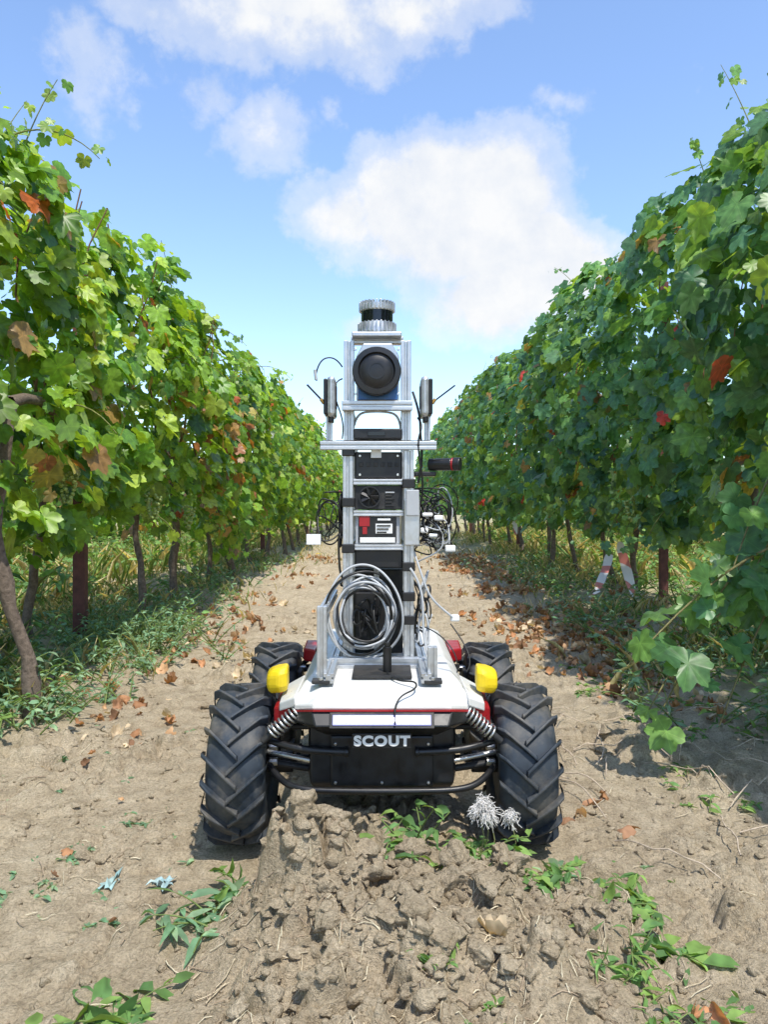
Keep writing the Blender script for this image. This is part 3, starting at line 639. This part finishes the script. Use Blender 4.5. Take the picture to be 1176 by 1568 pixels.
for dx,dz in((-.052,.052),(.052,.052),(-.052,-.045),(.052,-.045)):rod('head_bolt',(c.x+dx*.9,D-.002,c.z+dz),(c.x+dx*.9,D-.006,c.z+dz),.003,M_steel,8)
box('lidar_plate',(PX(577),D+.045,PZ(512)),(PX(616)-PX(540),.10,.010),M_alu,.002)
lc_=Vector((PX(577),D+.045,0))
z0=PZ(506);
lathe('lidar_base',(lc_.x,lc_.y,z0),(0,0,1),[(0,.040),(.004,.040),(.012,.038),(.024,.036)],M_alu,60)
lathe('lidar_window',(lc_.x,lc_.y,z0+.024),(0,0,1),[(0,.0355),(.026,.0355)],M_glass,60)
lathe('lidar_cap',(lc_.x,lc_.y,z0+.050),(0,0,1),[(0,.036),(.006,.0375),(.014,.0375),(.016,.034)],M_alu,60)
for i in range(28):
    t=i*2*math.pi/28;rt=Matrix.Rotation(t,3,'Z')
    box('lidar_fin',Vector((lc_.x,lc_.y,z0+.013))+rt@Vector((.039,0,0)),(.009,.0035,.022),M_alu,.0006,rt)
    box('lidar_cap_fin',Vector((lc_.x,lc_.y,z0+.061))+rt@Vector((.034,0,0)),(.013,.0035,.020),M_alu,.0006,rt)
for px,s in((506,-1),(652,1)):
    x=PX(px);box('antenna_pod',(x-s*.002,D+.02,PZ(608)),(.018,.075,.088),M_alu,.008)
    box('antenna_pod_face',(x+s*.0105,D+.02,PZ(608)),(.008,.066,.078),M_black,.003)
    box('antenna_pod_slot',(x-s*.0122,D+.01,PZ(608)),(.002,.02,.05),M_blk2,.001)
    pbox('antenna_pod_clip',px-4,636,px+4,646,D,.03,M_black)
    rod('antenna_base',(x+s*.014,D,PZ(618)),(x+s*.021,D,PZ(611)),.004,M_or,10)
rod('antenna',W(493,613,D),W(470,589,D),.0022,M_black,8);rod('antenna',W(664,615,D),W(697,590,D),.0018,M_black,8)
pbox('neck_device',541,656,616,672,D-.002,.07,M_black,.003);pbox('neck_device_logo',563,661,590,667,D-.0045,.003,M_glass,.0005)
cable('white_arch_cable',[W(540,660,D+.03),W(545,634,D+.02),W(560,630,D),W(597,630,D),W(612,636,D+.02),W(614,660,D+.03)],.0026,M_cabw)
pbox('upper_computer',543,692,616,733,D+.004,.20,M_black,.003)
pbox('upper_label',568,688,584,701,D-.004,.004,M_label,.0005)
for i in range(6):pbox('connector',550+i*11,708,556+i*11,714,D+.001,.004,M_blk2,.0005)
for px in(551,609):
    for py in(698,727):q=W(px,py,D);rod('screw',(q.x,D+.004,q.z),(q.x,D-.001,q.z),.003,M_steel,8)
pbox('fan_computer',543,743,616,780,D+.002,.20,M_blk2,.002)
q=W(566,761,D);lathe('fan_ring',(q.x,D+.002,q.z),(0,-1,0),[(0,.024),(.006,.024),(.006,.021),(0,.021)],M_black,40)
for i in range(7):
    rt=Matrix.Rotation(i*2*math.pi/7,3,'Y');box('fan_blade',Vector((q.x,D-.002,q.z))+rt@Vector((.011,0,0)),(.018,.002,.007),M_black,.0005,rt@Matrix.Rotation(.5,3,'X'))
for i in range(6):pbox('port',590,748+i*5,604 if i%2 else 600,750+i*5,D-.001,.003,M_blk2 if i not in(1,) else M_cabw,.0003)
pbox('battery_box',544,789,613,834,D+.004,.16,M_cabw,.003)
pbox('battery_face',549,792,607,831,D-.001,.005,M_black,.001)
pbox('battery_red_mark',550,790,566,806,D-.004,.003,M_red,.0005);pbox('battery_red_mark_b',555,807,562,818,D-.004,.003,M_red,.0005)
pbox('battery_label',575,802,601,817,D-.004,.003,M_label,.0005);pbox('battery_label_b',551,823,605,831,D-.004,.003,M_label,.0005)
for i in range(3):pbox('battery_print',577,804+i*5,598-3*i,806+i*5,D-.0055,.0015,M_blk2,.0002)
pbox('battery_text',578,794,598,797,D-.004,.003,M_label,.0003)
pbox('black_tray',543,842,617,870,D+.006,.22,M_black,.003)
pbox('rear_cabinet',543,872,617,1000,D+.14,.12,M_blk2,.003)
for px,pys in((533,(691,769,840)),(626,(740,868,914,950))):
    for py in pys:pbox('clamp',px-10,py-7,px+10,py+7,D-.017,.034,M_black,.002)
pbox('white_block',619,765,643,835,D-.020,.02,M_alu,.002);pbox('white_block_b',622,750,642,790,D-.026,.008,M_cabw,.002)
prof('middle_post',(PX(576),D+.10,zb),(PX(576),D+.10,PZ(870)),.012)
cc=W(557,937,D)
for i in range(10):
    r=.052+.0040*i+random.uniform(-.005,.005);pts=[];ph=random.uniform(0,6);ox=random.uniform(-.006,.006);oz=random.uniform(-.006,.004)
    for j in range(14):
        t=j*2*math.pi/14;rr=r*(1+.05*math.sin(2*t+ph)+.03*math.sin(3*t+ph*2));pts.append((cc.x+ox+rr*math.cos(t)*.94+random.uniform(-.002,.002),D-.035+.014*math.sin(t*2+ph)+.004*(i%4),cc.z+oz+rr*math.sin(t)*1.08))
    cable('coiled_cable',pts,.0027,M_cabw if i%4 else M_cabb,True)
for i in range(6):
    pts=[(cc.x+random.uniform(-.035,.045),D-.02+random.uniform(-.02,.04),cc.z+random.uniform(-.06,.04)) for _ in range(6)]
    cable('inner_cable',pts,.0026,M_cabb)
pbox('coil_inner_box',541,905,600,985,D+.03,.06,M_black,.006)
rod('black_connector',W(593,1040,1.58),W(593,990,1.58),.009,M_black);rod('black_connector_cap',W(593,990,1.58),W(593,984,1.58),.006,M_cabb)
cable('connector_cable',[W(593,1030,1.56),W(605,1046,1.52),W(640,1038,1.5),W(640,1060,1.47),W(600,1066,1.45),W(605,1110,1.43)],.0018,M_cabb)
a=W(657,712,D+.02);rod('side_camera',(a.x,D+.01,a.z),(a.x+.048,D-.01,a.z),.0135,M_black);rod('side_camera_ring',(a.x+.048,D-.010,a.z),(a.x+.052,D-.0117,a.z),.0140,M_red);rod('side_camera_lens',(a.x+.052,D-.0117,a.z),(a.x+.066,D-.0175,a.z),.0142,M_black)
pbox('side_camera_mount',634,722,668,729,D,.03,M_black)
def tangle(n,box_,dep,mats,r0,r1,segs=6,nm='loose_cable'):
    for i in range(n):
        pts=[];x0_,y0_,x1_,y1_=box_
        s0=(630,random.uniform(y0_,y1_)) if x0_>580 else (527,random.uniform(y0_,y1_))
        pts.append(W(s0[0],s0[1],D+.02))
        for j in range(segs):pts.append(W(random.uniform(x0_,x1_),random.uniform(y0_,y1_),D+random.uniform(-dep,dep)))
        pts.append(W(s0[0],random.uniform(y0_,y1_),D+.03));cable(nm,pts,random.uniform(r0,r1),random.choice(mats))
tangle(10,(636,735,704,850),.05,[M_cabb,M_cabb,M_cabb,M_cabw],.0012,.0022)
tangle(6,(640,780,696,862),.04,[M_cabw,M_cabb],.0010,.0018)
tangle(4,(484,745,526,845),.04,[M_cabb],.0012,.002,4)
tangle(5,(632,860,668,1010),.04,[M_cabb,M_cabb,M_cabw],.0015,.0025)
tangle(3,(516,730,530,900),.02,[M_cabb],.0025,.003,5)
def loop(cx,cy,rx,ry,d,r,mat,ph=0):
    cable('looped_cable',[W(cx+rx*math.cos(t+ph),cy+ry*math.sin(t+ph),d+.02*math.sin(t*2)) for t in [k*2*math.pi/10 for k in range(10)]],r,mat,True)
loop(505,800,20,36,D,.0018,M_cabb);loop(500,795,17,28,D+.03,.0012,M_cabb,1);loop(671,800,30,42,D,.0014,M_cabb);loop(677,770,26,30,D+.03,.0013,M_cabb)
for (px,py,rx,ry) in((655,788,8,3),(672,793,7,4),(690,840,8,5),(697,947,7,5),(650,812,6,4),(664,820,7,3)):
    pbox('cable_plug',px-rx,py-ry,px+rx,py+ry,D-.03,.014,M_label,.003)
pbox('cable_tag',469,818,491,834,D-.02,.004,M_label,.0005)
cable('tag_cable',[W(490,826,D-.018),W(505,834,D-.02),W(522,820,D),W(527,800,D+.02)],.0018,M_cabb)
cable('white_cable_long',[W(634,845,D),W(646,880,D-.03),W(655,915,D-.03),W(675,930,D-.03),W(693,945,D-.03)],.0024,M_cabw)
cable('white_cable_long',[W(628,870,D-.02),W(650,900,D-.03),W(645,950,D-.03),W(652,1000,D-.04),W(668,1035,D-.1)],.0028,M_cabw)
cable('white_cable_long',[W(640,860,D),W(660,850,D-.02),W(690,842,D-.03),W(672,800,D-.02),W(650,790,D)],.0018,M_cabw)
cable('antenna_cable',[W(524,562,D+.04),W(516,549,D+.03),W(500,545,D+.02),W(487,556,D+.02),W(482,578,D+.02),W(485,583,D+.02)],.0016,M_cabb)
rod('antenna_tip',W(482,566,D+.02),W(484,582,D+.02),.0034,M_cabw,10)
cable('head_cable',[W(524,580,D+.02),W(508,585,D),W(514,620,D),W(528,645,D),W(524,672,D)],.0016,M_cabb)
cable('head_cable',[W(632,600,D+.02),W(646,640,D),W(640,660,D),W(650,700,D),W(640,740,D)],.0026,M_cabb)
cable('mast_cable',[W(640,640,D+.01),W(650,652,D-.02),W(636,668,D-.02),W(646,720,D-.02),W(650,762,D-.01),W(637,790,D)],.0022,M_cabb)
cable('base_cable',[W(690,955,1.6),W(712,985,1.58),W(728,1010,1.56),W(715,1028,1.53)],.0014,M_cabb)
cable('base_cable',[W(650,960,1.66),W(690,975,1.62),W(705,1010,1.6),W(700,1030,1.6)],.0014,M_cabb)
# ------------------------------------------------------------ world
w=bpy.data.worlds.new('World');S.world=w;w.use_nodes=True;nt=w.node_tree;L=nt.links
bgn=nt.nodes['Background'];bgn.inputs[1].default_value=.15
sun_dir=Vector((.30,-.62,1.4)).normalized()
el=math.asin(sun_dir.z);az=math.atan2(sun_dir.x,sun_dir.y)
sky=N(nt,'ShaderNodeTexSky');sky.sky_type='NISHITA';sky.sun_disc=False;sky.sun_elevation=el;sky.sun_rotation=az;sky.air_density=1.0;sky.dust_density=.6;sky.ozone_density=2.0
tc=N(nt,'ShaderNodeTexCoord').outputs['Generated']
nz=noise(nt,5.5,6,.60,tc);nz2=noise(nt,13,6,.62,tc)
wv=N(nt,'ShaderNodeVectorMath',operation='SCALE');sub=N(nt,'ShaderNodeVectorMath',operation='SUBTRACT');L.new(nz.outputs['Color'],sub.inputs[0]);sub.inputs[1].default_value=(.5,.5,.5);L.new(sub.outputs[0],wv.inputs[0]);wv.inputs['Scale'].default_value=.12
ad=N(nt,'ShaderNodeVectorMath',operation='ADD');L.new(tc,ad.inputs[0]);L.new(wv.outputs[0],ad.inputs[1]);dv=ad.outputs[0]
field=None
def blob(px,py,rx,ry,amp):
    global field
    c=Vector(((px-588)/F,1,(775-py)/F));l=c.length;c=c/l
    s=N(nt,'ShaderNodeVectorMath',operation='SUBTRACT');L.new(dv,s.inputs[0]);s.inputs[1].default_value=c
    m=N(nt,'ShaderNodeVectorMath',operation='MULTIPLY');L.new(s.outputs[0],m.inputs[0]);kx=F*l/rx;m.inputs[1].default_value=(kx,kx*.7,F*l/ry)
    ln=N(nt,'ShaderNodeVectorMath',operation='LENGTH');L.new(m.outputs[0],ln.inputs[0])
    v=mth(nt,'MULTIPLY',mth(nt,'SUBTRACT',1.0,ln.outputs['Value'],clamp=True),amp)
    field=v if field is None else mth(nt,'MAXIMUM',field,v)
for q in [(640,310,165,120,1.35),(730,340,205,150,1.5),(840,400,140,95,1.35),(760,450,190,90,1.3),(530,325,120,75,.9),(535,490,65,45,.55),(870,290,45,70,.5),
          (460,20,330,105,.9),(640,0,200,75,.8),(230,10,120,55,.6),(130,105,80,120,.5),(400,210,130,85,.54),(310,130,95,70,.50),(490,170,40,60,.4),(850,170,90,35,.34)]:blob(*q)
tot=mth(nt,'ADD',field,mth(nt,'MULTIPLY',mth(nt,'SUBTRACT',nz2.outputs[0],.5),.95))
mask=ramp(nt,tot,[(.12,0.0),(.36,.42),(.74,.98)]);mask.color_ramp.interpolation='EASE'
shade=ramp(nt,nz2.outputs[0],[(.35,(5.5,5.8,6.3)),(.6,(6.5,6.55,6.6))])
skyc=mixc(nt,1.0,sky.outputs[0],(1.85,1.90,2.0),'MULTIPLY')
L.new(mixc(nt,mask.outputs[0],skyc,shade.outputs[0]),bgn.inputs[0])
sl=bpy.data.lights.new('sun','SUN');sl.energy=5.0;sl.angle=math.radians(.8);sl.color=(1,.95,.86);so=bpy.data.objects.new('sun',sl);COL.objects.link(so)
so.rotation_euler=sun_dir.to_track_quat('Z','Y').to_euler()
# ------------------------------------------------------------ camera
cam=bpy.data.cameras.new('camera');co=bpy.data.objects.new('camera',cam);COL.objects.link(co);co.location=(0,0,CAMH);co.rotation_euler=(math.radians(90),0,0)
cam.sensor_fit='VERTICAL';cam.sensor_height=36;cam.lens=36*F/1568;cam.shift_y=-9/1568;cam.clip_start=.02;cam.clip_end=3000
S.camera=co
S.view_settings.view_transform='Standard';S.view_settings.look='None';S.view_settings.exposure=0
